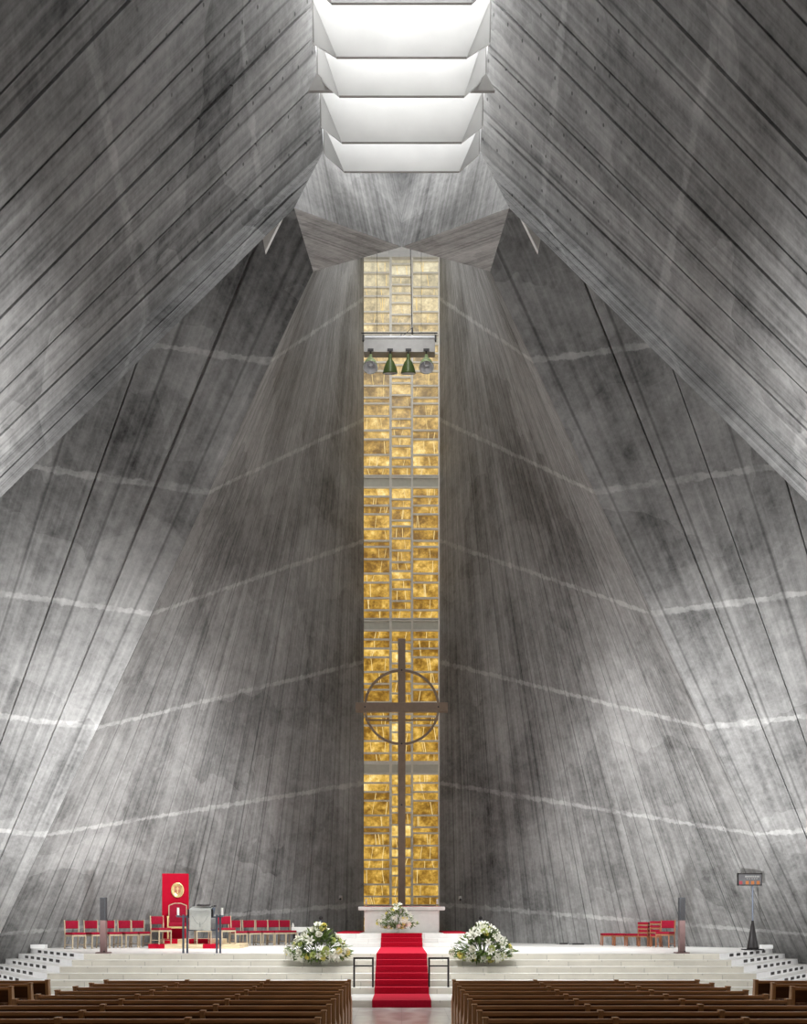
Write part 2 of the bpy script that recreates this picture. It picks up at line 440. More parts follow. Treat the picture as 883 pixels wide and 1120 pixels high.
for sgn, side, e in ((1, 'left', ''), (-1, 'right', '2')):
    f = lambda p: mir(p, sgn)
    sd = 10 if sgn == 1 else 20
    shell('wall_altar_' + side, f(W0), f(RF), f(WTOP), f(QT), 'conc_in' + e, 16, f((1, -1, 0)), rnd_grooves(10, sd + 1, .06), gw=.03, depth=.045, toff=.086 / k, tstep=.162 / k)
    shell('wall_transept_far_' + side, f(RF), f(TX), f(QT), f(TXT), 'conc_out' + e, 9, f((1, -1, 0)), rnd_grooves(8, sd + 2), gw=.03, depth=.07, toff=.086 / k, tstep=.162 / k)
    shell('wall_nave_' + side, f(SF), f(NV), f(ST), f(NVT), 'conc_near' + e, 30, f((1, 0, -.3)), [(g_, .7 + .5 * (i_ % 3 == 0)) for i_, (g_, w_) in enumerate(rnd_grooves(46, sd + 3, .005, .97, .2))], gw=.04, depth=.08, toff=.0, tstep=.178)
    shell('wall_nave_ridge_' + side, f(NF), f(SF), f(NL), f(ST), 'conc_near' + e, 3.3, f((1, 0, -.3)), [(.5, .6)], gw=.04, depth=.05, toff=.0, tstep=.178)
    shell('wall_transept_near_' + side, f(TN), f(NF), f(TNT), f(NLB), 'conc_out' + e, 9, f((0, 1, 0)), rnd_grooves(9, sd + 4), gw=.06)
    # transept gable above and round its slit window
    M0 = f((0, 22.2, EYE + .6664 * 22.2)); K0 = Vector((0, 23.35, 21.0))
    polymesh('ceiling_crossing_' + side, [
        ([f(ST), f(NL), M0, K0], (-.12 * sgn, 0, 1)),
        ([f(NL), f(Q), M0], (.9 * sgn, 1, .2)),
        ([f(ST), K0, K0 + Vector((0, 0, 1)), f(ST) + Vector((0, 0, 4))], (1, 0, 0)),
        ([M0, f(Q), f(QT), Vector((0, 23.9, 20.4))], (1, 0, 0))], 'conc_block', 1.4)
    polymesh('ceiling_transept_' + side, [([f(NLB), f(QT), f(TXT), f(TNT)], (1, 0, .1)), ([f(NL), f(QT), f(NLB)], (0, 1, 0)), ([f(NL), f(NF), f(NLB)], (0, 1, 0)), ([f(NL), f(Q), f(QT)], (0, 1, 0)),], 'conc_block', 1.0)
    bm = new(); quad(bm, [f((-20.02, 20.2, 0)), f((-20.02, 24.1, 0)), f((-20.02, 24.1, 22.2)), f((-20.02, 20.2, 22.2))])
    w = tag(obj('window_2' if sgn == 1 else 'window_3', bm, 'slit'), kind='structure')
    bm = new()
    for yy in (20.3, 21.5, 22.8, 24.0): box(bm, *sorted((-19.98 * sgn, -19.9 * sgn)), yy - .03, yy + .03, 0, 21.8)
    for i in range(14): box(bm, *sorted((-19.98 * sgn, -19.9 * sgn)), 20.3, 24, i * 1.6 - .02, i * 1.6 + .02)
    obj('window_frame', bm, 'frame', w)
polymesh('ceiling_altar', [([QT, WTOP, mir(WTOP, -1), mir(QT, -1)], (0, 1, 0))], 'conc_block')
bm = new(); box(bm, -1.6, 1.6, 39.02, 39.6, 27.62, 32.9); struct('trim_1', bm, 'stone_white')      # pale lintel over the tall window
bm = new(); box(bm, -1.6, 1.6, -14.4, -14.02, 24.5, 28.5); struct('trim_2', bm, 'frame')
bm = new(); quad(bm, [(-1.7, -14.1, 0), (1.7, -14.1, 0), (1.7, -14.1, 27), (-1.7, -14.1, 27)])
wn = tag(obj('window_4', bm, 'slit'), kind='structure')
bm = new()
for xx in (-1.4, -.45, .45, 1.4): box(bm, xx - .04, xx + .04, -14.08, -14.0, 0, 25)
for i in range(16): box(bm, -1.45, 1.45, -14.08, -14.0, i * 1.6 - .03, i * 1.6 + .03)
obj('window_frame', bm, 'frame', wn)

# roof slot over the nave: white upstands and frosted skylight
def slot_z(y): return 18.0 + (21.0 - y) / 35.0 * 9.0
bm = new()
for s in (-1, 1):
    quad(bm, [(s * 1.63, 21, 18), (s * 1.63, -14, 27), (s * 1.63, -14, 28.6), (s * 1.63, 21, 19.6)])
quad(bm, [(-1.63, 21.05, 17.9), (1.63, 21.05, 17.9), (1.63, 21.05, 21.8), (-1.63, 21.05, 21.8)]) if False else None
struct('trim_3', bm, 'white_enamel')
bm = new(); quad(bm, [(-1.63, 21.6, 19.45), (1.63, 21.6, 19.45), (1.63, -14, 28.6), (-1.63, -14, 28.6)])
sk = tag(obj('window_5', bm, 'sky'), kind='structure')
bm = new()
for i in range(12):
    y = 20.6 - i * 3.0; z = slot_z(y) + 1.5
    box(bm, -1.63, 1.63, y - .06, y + .06, z - .12, z)
obj('skylight_bar', bm, 'white_enamel', sk)

def baffle(y, zt, zs, zb, hs, wb, label):
    t = thing('ceiling_baffle', label, 'ceiling baffle', (0, y, zb), 0, 'white baffles hanging in the roof slot')
    a, b, c = zt - zb, zs - zb, 0.0
    bm = new()
    slab(bm, [(-hs, 0, a), (-wb, -.10, c), (wb, -.10, c), (hs, 0, a)], (0, .03, 0)); obj('front_panel', bm, 'baffle', t)
    for s in (-1, 1):
        bm = new(); slab(bm, [(s * hs, .0, a), (s * hs, .16, b), (s * wb, -.10, c)], (0, .03, 0)); obj('side_panel', bm, 'baffle', t)
        bm = new(); tube(bm, (s * hs, -.02, a), (s * hs, .14, b), .012, n=6); obj('edge_rod', bm, 'grey_metal', t)
    bm = new(); box(bm, -wb, wb, -.112, -.075, -.008, .008); obj('bottom_rail', bm, 'grey_metal', t)
    return t
baffle(20.6, 18.25, 17.75, 17.19, 1.60, 1.17, 'lowest white translucent baffle, nearest the golden window')
baffle(19.75, 18.25, 17.65, 17.13, 1.60, 1.17, 'second white baffle from the bottom, brightly lit, above the lowest one')
baffle(18.95, 18.75, 17.95, 17.38, 1.60, 1.17, 'middle white baffle with grey concrete brackets at its two ends')
baffle(18.2, 18.60, 17.95, 17.47, 1.61, 1.17, 'largest white baffle, brightest, second from the top of the photo')
baffle(17.05, 18.95, 18.0, 17.40, 1.61, 1.18, 'topmost white baffle, cut by the upper edge of the photo')
for s in (-1, 1):
    bm = new()
    y = 19.05
    pts = [(s * 1.60, y, 2 + (1003 - 80) * y / F), (s * 1.77, y, 2 + (1003 - 99) * y / F), (s * 1.30, y, 2 + (1003 - 99) * y / F)]
    slab(bm, pts, (0, .06, 0)); struct('trim_4' if s < 0 else 'trim_5', bm, 'grey_metal')
    bm = new()
    slab(bm, [mir(P(285, 248, 19.95), -s), mir(P(309, 236, 19.95), -s), mir(P(290, 275, 19.95), -s)], (0, .1, 0)); struct('trim_6' if s < 0 else 'trim_7', bm, 'stone_white')

# ------------------------------------------------------------------ floor and chancel
bm = new(); prism(bm, [(-1.9, -14.4), (1.9, -14.4), (12.6, 11.2), (20.6, 19.6), (20.6, 24.6), (12.9, 30.5), (1.9, 39.7), (-1.9, 39.7), (-12.9, 30.5), (-20.6, 24.6), (-20.6, 19.6), (-12.6, 11.2)], -.3, 0)
struct('floor', bm, 'floor')
DIR = Vector((.56, .83)).normalized()
def tier_poly(d, a):
    x0, y0 = 8.22 + .53 * d, 26.0 - d
    e = (x0 + DIR.x * a, y0 + DIR.y * a)
    return [(-x0, y0), (x0, y0), e, (1.9, 39.6), (-1.9, 39.6), (-e[0], e[1])], x0, y0
a_end = 6.1
for kk in range(6):
    d = .36 * kk; z = 1.05 - .15 * kk
    poly, x0, y0 = tier_poly(d, a_end + .25 * kk)
    poly = [poly[0], poly[1], poly[2], poly[5]] if kk else poly
    bm = new(); prism(bm, poly, z - .15 if kk else z - .15, z)
    nm = 'floor_chancel' if kk == 0 else 'trim_%d' % (7 + kk)
    o = struct(nm, bm, 'stone_step')
    o.data.materials.append(M['stone_tier']); o.data.materials.append(M['stone_white'])
    for p in o.data.polygons:
        if p.normal.z > .9: p.material_index = 2  # treads whitened: light from above put into the colour
        elif abs(p.normal.x) > .5: p.material_index = 1  # diagonal risers whitened: chancel light put into the colour
    if kk < 5:
        a0 = (1.07, 1.3, 1.45, 1.58, 1.7)[kk]
        for s in (-1, 1):
            bm = new()
            for i in range(6):
                a = a0 + .66 * i
                c = Vector((x0 + DIR.x * a, y0 + DIR.y * a, z - .068)); nrm = Vector((DIR.y, -DIR.x, 0))
                mt = Matrix(((s * DIR.x, s * nrm.x, 0, s * c.x), (DIR.y, nrm.y, 0, c.y), (0, 0, 1, c.z), (0, 0, 0, 1)))
                bmesh.ops.create_cube(bm, size=1.0, matrix=mt @ Matrix.Diagonal((.36, .012, .075, 1)))
            obj('vent_slot', bm, 'dark', o)
# corner faces whitened for light come from the tiers; broad lowest step:
bm = new(); box(bm, -9.2, 9.2, 22.25, 24.3, 0, .15); o = struct('trim_13', bm, 'stone_step'); o.data.materials.append(M['stone_white'])
for p in o.data.polygons:
    if p.normal.z > .9: p.material_index = 1  # top whitened too, light put into the colour
for i, (y, z0, z1) in enumerate(((31.5, 1.05, 1.19), (31.9, 1.19, 1.33), (32.3, 1.33, 1.47))):
    bm = new(); box(bm, -2.12, 2.12, y, 38.7, z0, z1); struct('trim_%d' % (14 + i), bm, 'stone_white')
# low white ledges at the foot of the walls
for s, (u0, u1, D) in ((-1, (33, 49, 30.3)), (1, (834, 846, 30.0))):
    bm = new(); box(bm, X(u0, D), X(u1, D), D, D + .25, 1.05, 1.17, .01); struct('trim_17' if s < 0 else 'trim_18', bm, 'stone_tier')
# cover along the top platform in red
for x0_, x1_, sd_ in ((-2.10, -1.36, 'left'), (1.36, 2.10, 'right')):
    bm = new(); box(bm, x0_, x1_, 32.32, 36.8, 1.472, 1.50); tag(obj('platform_rug', bm, 'carpet'), 'thin red rug on the top platform to the %s of the altar' % sd_, 'rug', 'red rugs beside the altar')

# red runner down the steps
rc = thing('carpet_runner', 'red carpet runner over the chancel steps on the centre axis', 'carpet', (0, 22.25, 0))
prof = [(22.20, 0.0), (22.20, .16), (24.16, .16)]
for kk in range(5, -1, -1):
    y = 26.0 - .36 * kk; z = 1.05 - .15 * kk
    prof += [(y - .035, z - .14), (y - .035, z + .012)]
prof += [(31.46, 1.062), (31.46, 1.202), (31.86, 1.202), (31.86, 1.342), (32.26, 1.342), (32.26, 1.482), (32.6, 1.482)]
bm = new(); hw = .655
inner = [(y + .008, z - .010) for y, z in prof]
for (ya, za), (yb, zb), (yc, zc), (yd, zd) in zip(prof, prof[1:], inner[1:], inner):
    slab(bm, [(-hw, ya - 22.25, za), (-hw, yb - 22.25, zb), (-hw, yc - 22.25, zc), (-hw, yd - 22.25, zd)], (2 * hw, 0, 0))
obj('carpet_pile', bm, 'carpet', rc)
bm = new()
for kk in range(5, 0, -1):
    y = 26.0 - .36 * kk; z = 1.05 - .15 * kk
    tube(bm, (-.64, y + .30 - 22.25, z + .03), (.64, y + .30 - 22.25, z + .03), .008, n=6)
obj('stair_rod', bm, 'carpet', rc)

# ------------------------------------------------------------------ the tall golden window
GW = 39.22; SG = F / GW
win = None
bm = new(); tone = bm.loops.layers.color.new('tone')
def gx(u): return (u - CX) / SG
def gz(v): return EYE + (HZ - v) / SG
cols = [(397.6, 426.0), (428.6, 449.4), (452.0, 479.4)]
side_off = [0, 43, 87, 130, 202, 260, 289, 350, 420, 464, 540, 599, 642]
mid_off = [0, 57, 100, 160, 189, 248, 307, 364, 408, 450, 497, 554, 598, 642]
modules = [222.0, 378.2, 534.4, 690.4, 847.0, 1003.0]
frame = new(); seams = new(); bands = new()
rr = random.Random(3)
for mi, m0 in enumerate(modules):
    for ci, (u0, u1) in enumerate(cols):
        off = mid_off if ci == 1 else side_off
        for a, b in zip(off, off[1:]):
            v0, v1 = m0 + a / 4.483, m0 + b / 4.483
            if v1 < 284 or v0 > 1018: continue
            v0 = max(v0, 283.5)
            q = [(gx(u0), GW, gz(v1)), (gx(u1), GW, gz(v1)), (gx(u1), GW, gz(v0)), (gx(u0), GW, gz(v0))]
            f = quad(bm, q)
            pale = max(0.0, min(1.0, (620 - v0) / 330.0))  # upper panes paler: skylight wash put into the pane colour
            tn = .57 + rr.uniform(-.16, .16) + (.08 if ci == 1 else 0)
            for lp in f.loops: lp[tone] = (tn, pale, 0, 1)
            # glazing bar under each row
            box(frame, gx(u0) - .01, gx(u1) + .01, GW - .10, GW - .005, gz(v1) - .032, gz(v1) + .032)
            if v1 - v0 > 8:
                for _ in range(rr.choice((1, 2, 2, 3) if ci != 1 else (1, 1, 2))):
                    ux = rr.uniform(u0 + 3, u1 - 3); tl = rr.uniform(-1.3, 1.3)
                    w = rr.uniform(.18, .42)
                    quad(seams, [(gx(ux - w + tl), GW - .004, gz(v1 - .8)), (gx(ux + w + tl), GW - .004, gz(v1 - .8)), (gx(ux + w - tl), GW - .004, gz(v0 + .8)), (gx(ux - w - tl), GW - .004, gz(v0 + .8))])
    # grey storey band above each module
    v0, v1 = m0 - 11.6, m0 - .4
    if v1 > 284:
        for (u0, u1) in cols:
            box(bands, gx(u0), gx(u1), GW - .03, GW + .05, gz(v1), gz(v0))
            for vv in (v0, v1): box(frame, gx(u0) - .01, gx(u1) + .01, GW - .10, GW - .005, gz(vv) - .035, gz(vv) + .035)
for f in bm.faces: pass
me_o = None
bmesh.ops.recalc_face_normals(bm, faces=bm.faces[:])
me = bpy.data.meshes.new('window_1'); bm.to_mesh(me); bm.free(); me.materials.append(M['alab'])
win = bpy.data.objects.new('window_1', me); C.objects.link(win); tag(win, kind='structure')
win.data.flip_normals() if win.data.polygons[0].normal.y > 0 else None
obj('stone_seam', seams, 'seam', win); obj('glazing_bar', frame, 'frame', win); obj('spandrel', bands, 'band', win)
for u0, u1 in ((396.0, 398.0), (426.0, 428.8), (449.6, 452.0), (479.4, 481.8)):
    b2 = new(); box(b2, gx(u0), gx(u1), GW - .16, GW + .05, 1.0, gz(283)); obj('mullion', b2, 'frame', win)
b2 = new(); box(b2, -1.6, 1.6, GW - .12, GW + .05, gz(284.2), gz(282.5)); obj('head_rail', b2, 'frame', win)
bm = new(); quad(bm, [(-1.7, GW + .06, 0), (1.7, GW + .06, 0), (1.7, GW + .06, 30), (-1.7, GW + .06, 30)]); struct('wall_altar_end', bm, 'grey_metal')

# ------------------------------------------------------------------ cross
t = thing('standing_cross', 'tall slim brown cross with a thin ring, standing behind the altar against the golden window', 'cross', (0, 36.0, 1.47))
cz = EYE + (HZ - 774) * 36 / F - 1.47; top = EYE + (HZ - 699) * 36 / F - 1.47
bm = new(); box(bm, -.135, .135, -.09, .09, 0, top, .012); obj('upright', bm, 'bronze', t)
bm = new(); box(bm, -1.65, 1.65, -.115, .10, cz - .165, cz + .165, .012); obj('cross_arm', bm, 'bronze', t)
bm = new(); Rr = 1.31; n = 96; pr = .038
rings = []
for i in range(n):
    a = 2 * PI * i / n
    rings.append([bm.verts.new(((Rr + dx) * math.cos(a), dy, cz + (Rr + dx) * math.sin(a))) for dx, dy in ((-pr, -.13), (pr, -.13), (pr, -.02), (-pr, -.02))])
for i in range(n):
    a, b = rings[i], rings[(i + 1) % n]
    for j in range(4): bm.faces.new((a[j], a[(j + 1) % 4], b[(j + 1) % 4], b[j]))
obj('ring', bm, 'bronze', t)
for px, pz in ((0, cz + 1.31), (0, cz - 1.31), (-1.31, cz), (1.31, cz), (0, 6.0 - 1.47)):
    bm = new(); tube(bm, (px, -.15, pz), (px, -.08, pz), .03, n=10); obj('bolt', bm, 'dark', t)
bm = new(); box(bm, -.35, .35, -.25, .25, 0, .08, .01); obj('foot_plate', bm, 'bronze', t)
for s in (-1, 1):
    bm = new(); bar(bm, (s * .0, .05, 0.75), (s * .85, .5, .03), .05); obj('brace', bm, 'bronze', t)
bm = new(); bar(bm, (-1.3, .12, cz - .42), (1.3, .12, cz - .42), .05); obj('rear_rail', bm, 'bronze', t)

# ------------------------------------------------------------------ altar
t = thing('altar_table', 'white stone altar block with an overhanging top slab on the upper platform', 'altar', (0, 33.6, 1.47))
bm = new(); box(bm, -1.245, 1.245, 0, .9, 0, .74, .006); obj('base_block', bm, 'altar', t)
bm = new(); box(bm, -1.44, 1.44, -.12, 1.05, .76, .875, .008); obj('top_slab', bm, 'altar', t)
bm = new(); box(bm, -1.20, 1.20, -.02, .92, .735, .765); obj('shadow_joint', bm, 'grey_metal', t)
bm = new(); box(bm, -1.30, 1.30, .0, .98, .876, .893, .004); tag(obj('altar_cloth', bm, 'carpet', None, loc=(0, 33.6, 1.47)), 'flat red cloth lying along the top of the white altar', 'cloth')
def candle_stand(x, y, z, label):
    t = thing('altar_candle', label, 'candle', (x, y, z), 0, 'candles on the altar')
    bm = new(); lathe(bm, [(0, 0), (.06, 0), (.055, .015), (.02, .03), (.03, .07), (.0, .072)], 16); obj('holder', bm, 'gold', t, True)
    bm = new(); tube(bm, (0, 0, .07), (0, 0, .24), .028, n=14); obj('wax', bm, 'candle', t)
    bm = new(); tube(bm, (0, 0, .24), (0, 0, .26), .004, n=5); obj('wick', bm, 'dark', t)
candle_stand(-1.2, 34.0, 1.47 + .894, 'short white candle at the left end of the altar top')
candle_stand(1.2, 34.0, 1.47 + .894, 'short white candle at the right end of the altar top')

# ------------------------------------------------------------------ flowers
def petal_flower(kind):
    bm = new(); n = 6 if kind == 'lily' else 10
    if kind == 'lily':
        for i in range(n):
            a = 2 * PI * i / n; ca, sa = math.cos(a), math.sin(a)
            def pt(r, w, z): return (r * ca - w * sa, r * sa + w * ca, z)
            p = [bm.verts.new(pt(*q)) for q in ((.006, 0, 0), (.035, .022, .045), (.035, -.022, .045), (.075, .016, .07), (.075, -.016, .07), (.10, 0, .062))]
            bm.faces.new((p[0], p[2], p[1])); bm.faces.new((p[1], p[2], p[4], p[3])); bm.faces.new((p[3], p[4], p[5]))
        for i in range(4): tube(bm, (0, 0, .01), (.015 * math.cos(i * 1.6), .015 * math.sin(i * 1.6), .075), .003, n=4)
    else:
        for ring, (rr_, zz, m) in enumerate(((.022, .05, 5), (.042, .04, 7), (.06, .022, 9))):
            for i in range(m):
                a = 2 * PI * i / m + ring; ca, sa = math.cos(a), math.sin(a)
                def pt(r, w, z): return (r * ca - w * sa, r * sa + w * ca, z)
                w = rr_ * .55
                p = [bm.verts.new(pt(*q)) for q in ((rr_ * .3, -w * .5, 0), (rr_ * .3, w * .5, 0), (rr_, w, zz), (rr_, -w, zz), (rr_ * 1.05, 0, zz * 1.25))]
                bm.faces.new((p[0], p[1], p[2], p[4], p[3]))
    me = bpy.data.meshes.new(kind); bm.to_mesh(me); bm.free()
    return me
def arrangement(name, label, loc, w, h, n, seed, scale, vase, drop=0.0):
    r = random.Random(seed)
    t = thing(name, label, 'flowers', loc, 0)
    ctr = Vector((0, -.10, h * .30))
    def surf(front=True):
        while True:
            d = Vector((r.gauss(0, 1), r.gauss(0, 1), r.gauss(0, 1))).normalized()
            if d.y < .45: break
        z = d.z
        p = Vector((d.x * w * .5, d.y * w * .30, z * h * (.78 if z > 0 else .28)))
        # pyramid-like silhouette: narrower towards the top
        if p.z > 0: p.x *= 1 - .62 * p.z / (h * .7)
        return p, d
    bm = new()
    for i in range(int(n * 7)):
        p, d = surf(); p = p * r.uniform(.55, 1.06) + ctr
        L = r.uniform(.10, .2) * scale; dirn = (d + Vector((r.uniform(-.6, .6), r.uniform(-.6, .6), r.uniform(-.5, .5)))).normalized()
        sidev = dirn.cross(Vector((r.uniform(-1, 1), r.uniform(-1, 1), 1))).normalized() * L * .16
        a, b = p - dirn * L * .4, p + dirn * L * .6; m = (a + b) / 2 + dirn.cross(sidev).normalized() * L * .08
        v = [bm.verts.new(q) for q in (a, m + sidev, b, m - sidev)]
        bm.faces.new((v[0], v[1], v[2])); bm.faces.new((v[0], v[2], v[3]))
    obj('foliage', bm, 'leaf', t)
    bm = new()
    for i in range(int(n * .5)):
        p, d = surf(); p = p * .9 + ctr
        tube(bm, (p.x * .1, p.y * .1, .02), p, .006 * scale, n=5)
    obj('stems', bm, 'stem', t)
    for i in range(n):
        kind = r.choice(('lily', 'lily', 'rose', 'rose'))
        mk = 'petal_w' if kind == 'lily' else r.choice(('petal_y', 'petal_g', 'petal_y', 'petal_w'))
        key = (kind, mk)
        if key not in FL:
            me = petal_flower(kind); me.materials.append(M[mk]); FL[key] = me
        o = bpy.data.objects.new('lily' if kind == 'lily' else 'rose', FL[key]); C.objects.link(o); o.parent = t
        p, d = surf(); p = p * r.uniform(.86, 1.04) + ctr
        d = (d + Vector((0, -.35, .1))).normalized()
        o.location = p; o.rotation_euler = d.to_track_quat('Z', 'Y').to_euler()
        s = r.uniform(.75, 1.2) * scale; o.scale = (s, s, s)
    vase(t)
    return t
FL = {}
def vase_small(t):
    bm = new(); lathe(bm, [(0, -.16), (.10, -.16), (.10, -.13), (.05, -.10), (.045, -.05), (.09, 0), (.13, .06), (.125, .06), (.04, -.04), (0, -.04)], 24)
    obj('vase', bm, 'altar', t, True)
def vase_big(t):
    bm = new(); lathe(bm, [(0, .0), (.15, .0), (.14, .03), (.09, .06), (.09, .10), (.16, .16), (.2, .24), (.18, .24), (.1, .14), (0, .14)], 24)
    obj('pedestal_bowl', bm, 'altar', t, True)
arrangement('flower_arrangement', 'small arrangement of white and yellow flowers in a white vase before the altar', (X(434.5, 32.9), 32.95, 1.63), 1.35, .72, 62, 5, .95, vase_small)
arrangement('flower_arrangement', 'large white and yellow flower arrangement on the left of the red carpet', (X(349, 25.6), 25.68, .90), 1.62, .84, 99, 11, 1.25, vase_big)
arrangement('flower_arrangement', 'large white and yellow flower arrangement on the right of the red carpet', (X(528, 25.6), 25.68, .90), 1.62, .84, 99, 23, 1.25, vase_big)

# ------------------------------------------------------------------ hand rails on the steps
def rail(x0, x1, label):
    D = 24.38
    t = thing('stair_handrail', label, 'handrail', ((x0 + x1) / 2, D, .3), 0, 'dark handrails on the steps')
    w = (x1 - x0) / 2; h = EYE + (HZ - 1048) * D / F - .3; m = EYE + (HZ - 1056.5) * D / F - .3
    for s in (-1, 1):
        bm = new(); bar(bm, (s * w, 0, 0), (s * w, 0, h), .045); obj('post', bm, 'rail', t)
    bm = new(); bar(bm, (-w - .022, 0, h), (w + .022, 0, h), .045); obj('top_bar', bm, 'rail', t)
    bm = new(); bar(bm, (-w, 0, m), (w, 0, m), .035); obj('middle_bar', bm, 'rail', t)
rail(X(387.5, 24.38), X(408, 24.38), 'dark iron handrail frame left of the red carpet')
rail(X(469.5, 24.38), X(490.5, 24.38), 'dark iron handrail frame right of the red carpet')

# ------------------------------------------------------------------ column speakers
def column_speaker(u, D, label):
    t = thing('column_speaker', label, 'loudspeaker', (X(u, D), D, 1.05), 0, 'column loudspeakers on the chancel edge')
    h = EYE + (HZ - 981.7) * D / F - 1.05; w = .072; mid = h * .59
    bm = new(); box(bm, -w, w, -.09, .09, .03, mid, .006); obj('cabinet', bm, 'mauve', t)
    bm = new(); box(bm, -w, w, -.09, .09, mid + .003, h, .006); g = obj('speaker_head', bm, 'grille', t)
    bm = new()
    for i in range(18): box(bm, -w * .75, w * .75, -.096, -.089, mid + .03 + i * (h - mid - .05) / 18, mid + .045 + i * (h - mid - .05) / 18)
    obj('grille', bm, 'dark', g)
    bm = new(); box(bm, -.17, .17, -.16, .16, 0, .03, .005); obj('foot_plate', bm, 'mauve', t)
    bm = new(); ball(bm, (.05, -.12, .055), .025, 1); tube(bm, (.05, -.12, .055), (.05, -.02, .05), .01, n=6); obj('plug', bm, 'dark', t)
column_speaker(113.3, 26.35, 'slim dark column loudspeaker at the left end of the chancel, before the red chairs')
column_speaker(745.8, 26.35, 'slim dark column loudspeaker at the right end of the chancel')
def small_speaker(u, v, label):
    D = 35.0; zt = EYE + (HZ - v) * D / F
    t = thing('microphone_stand', label, 'microphone stand', (X(u, D), D, 1.05 if abs(X(u, D)) > 2.12 else 1.47), 0, 'small dark stands beside the altar')
    h = zt - t.location.z
    bm = new(); tube(bm, (0, 0, .02), (0, 0, h - .42), .015, n=8); obj('pole', bm, 'dark', t)
    bm = new(); box(bm, -.055, .055, -.05, .05, h - .45, h - .14, .01); obj('speaker_box', bm, 'steel', t)
    bm = new(); ball(bm, (0, 0, h - .07), .068, 2); obj('head', bm, 'dark', t, True)
    bm = new(); lathe(bm, [(0, 0), (.16, 0), (.15, .02), (.02, .03), (0, .03)], 16); obj('foot', bm, 'dark', t)
small_speaker(351, 1002, 'small dark speaker on a stand behind the left flowers')
small_speaker(526, 1002, 'small dark speaker on a stand behind the right flowers')
def wall_fix(u, v, D, label):
    t = thing('wall_lamp', label, 'wall lamp', P(u, v, D), 0, 'small fixtures on the altar wall')
    bm = new(); box(bm, -.05, .05, -.04, .35, -.06, .10, .01); obj('housing', bm, 'grey_metal', t)
    bm = new(); ball(bm, (0, -.05, -.03), .05, 1); obj('lens', bm, 'dark', t)
wall_fix(372.5, 982.5, 36.2, 'tiny dark fixture on the concrete left of the golden window')
wall_fix(503.7, 983, 36.2, 'tiny dark fixture on the concrete right of the golden window')

# ------------------------------------------------------------------ chairs
def make_chair(wood_m='cream_wood'):
    t = thing('side_chair', '-', 'chair')
    w, d, sh = .225, .215, .42
    bm = new(); box(bm, -w, w, -d, d, sh, sh + .07, .022); obj('seat', bm, 'red_seat', t)
    bm = new(); box(bm, -w + .015, w - .015, d - .02, d + .02, .60, .84, .015); obj('backrest', bm, 'red_seat', t)
    bm = new()
    box(bm, -w, w, -d, -d + .025, sh - .05, sh); box(bm, -w, w, d - .025, d, sh - .05, sh)
    box(bm, -w, -w + .025, -d, d, sh - .05, sh); box(bm, w - .025, w, -d, d, sh - .05, sh)
    obj('seat_frame', bm, wood_m, t)
    for sx in (-1, 1):
        bm = new(); bar(bm, (sx * (w - .015), -d + .015, 0), (sx * (w - .015), -d + .015, sh), .032); obj('leg', bm, wood_m, t)
        bm = new(); bar(bm, (sx * (w - .015), d + .04, 0), (sx * (w - .015), d - .01, sh), .032); obj('leg', bm, wood_m, t)
        bm = new(); bar(bm, (sx * w, d - .01, sh), (sx * w, d + .03, .86), .03); obj('back_post', bm, wood_m, t)
        bm = new(); bar(bm, (sx * (w - .015), -d + .015, .12), (sx * (w - .015), d + .03, .12), .022); obj('stretcher', bm, wood_m, t)
    return t
ch = make_chair()
first = True
g1 = 'red chairs in the left row by the concrete wall'
def chair_at(u, D, rz, label, group=g1, proto=None, z=1.05):
    global first
    p = proto or ch
    loc = (X(u, D) + .15, D - .12, z)
    if proto is None and first: o = p; first = False
    else: o = dup(p, loc)
    o.location = loc; o.rotation_euler = (0, 0, rz); o['label'] = label; o['group'] = group
    return o
a = math.radians(48)
chair_at(78.6, 30.1, a, 'red upholstered chair with pale legs, leftmost of all, beside the side tiers')
chair_at(99.6, 30.5, a, 'red upholstered chair just left of the dark column loudspeaker')
chair_at(118.5, 30.9, a, 'red upholstered chair half hidden behind the left column loudspeaker')
chair_at(136.2, 31.3, a, 'red upholstered chair just right of the left column loudspeaker')
chair_at(150.9, 31.7, a, 'red upholstered chair in the left row, second before the tall red panel')
# the dais with its tall red panel and throne
t = thing('throne_dais', 'low two-step wooden dais with red carpet squares under the tall red panel', 'platform', (X(215, 31.0), 31.0, 1.05))
bm = new(); box(bm, -1.28, 1.45, -.78, .95, 0, .13, .004); obj('lower_step', bm, 'dais_wood', t)
bm = new(); box(bm, -1.1, .78, -.15, .93, .13, .27, .004); obj('upper_step', bm, 'dais_wood', t)
bm = new(); box(bm, -1.29, -.80, -.79, -.15, 0, .136); box(bm, .35, .82, -.79, -.15, 0, .136)
box(bm, -.95, -.55, -.16, .3, .13, .276); box(bm, -.2, .45, -.16, .3, .13, .276)
obj('carpet_square', bm, 'red_panel', t)
t = thing('red_screen', 'tall flat red upholstered panel with a round gold coat of arms, behind the throne', 'screen', (X(192, 31.75), 31.75, 1.32), math.radians(8))
h = EYE + (HZ - 955.5) * 31.75 / F - 1.32
bm = new(); box(bm, -.41, .41, -.06, .06, 0, h, .01); obj('panel_body', bm, 'red_panel', t)
cz = EYE + (HZ - 973.6) * 31.7 / F - 1.32; cxx = .07
em = None
bm = new(); lathe(bm, [(0, 0), (.20, 0), (.20, .03), (.16, .035), (.155, .022), (0, .022)], 32, Matrix.Translation((cxx, -.06, cz)) @ Matrix.Rotation(PI / 2, 4, 'X') @ Matrix.Diagonal((1, 1.2, 1, 1)))
em = obj('medallion', bm, 'gold', t, True)
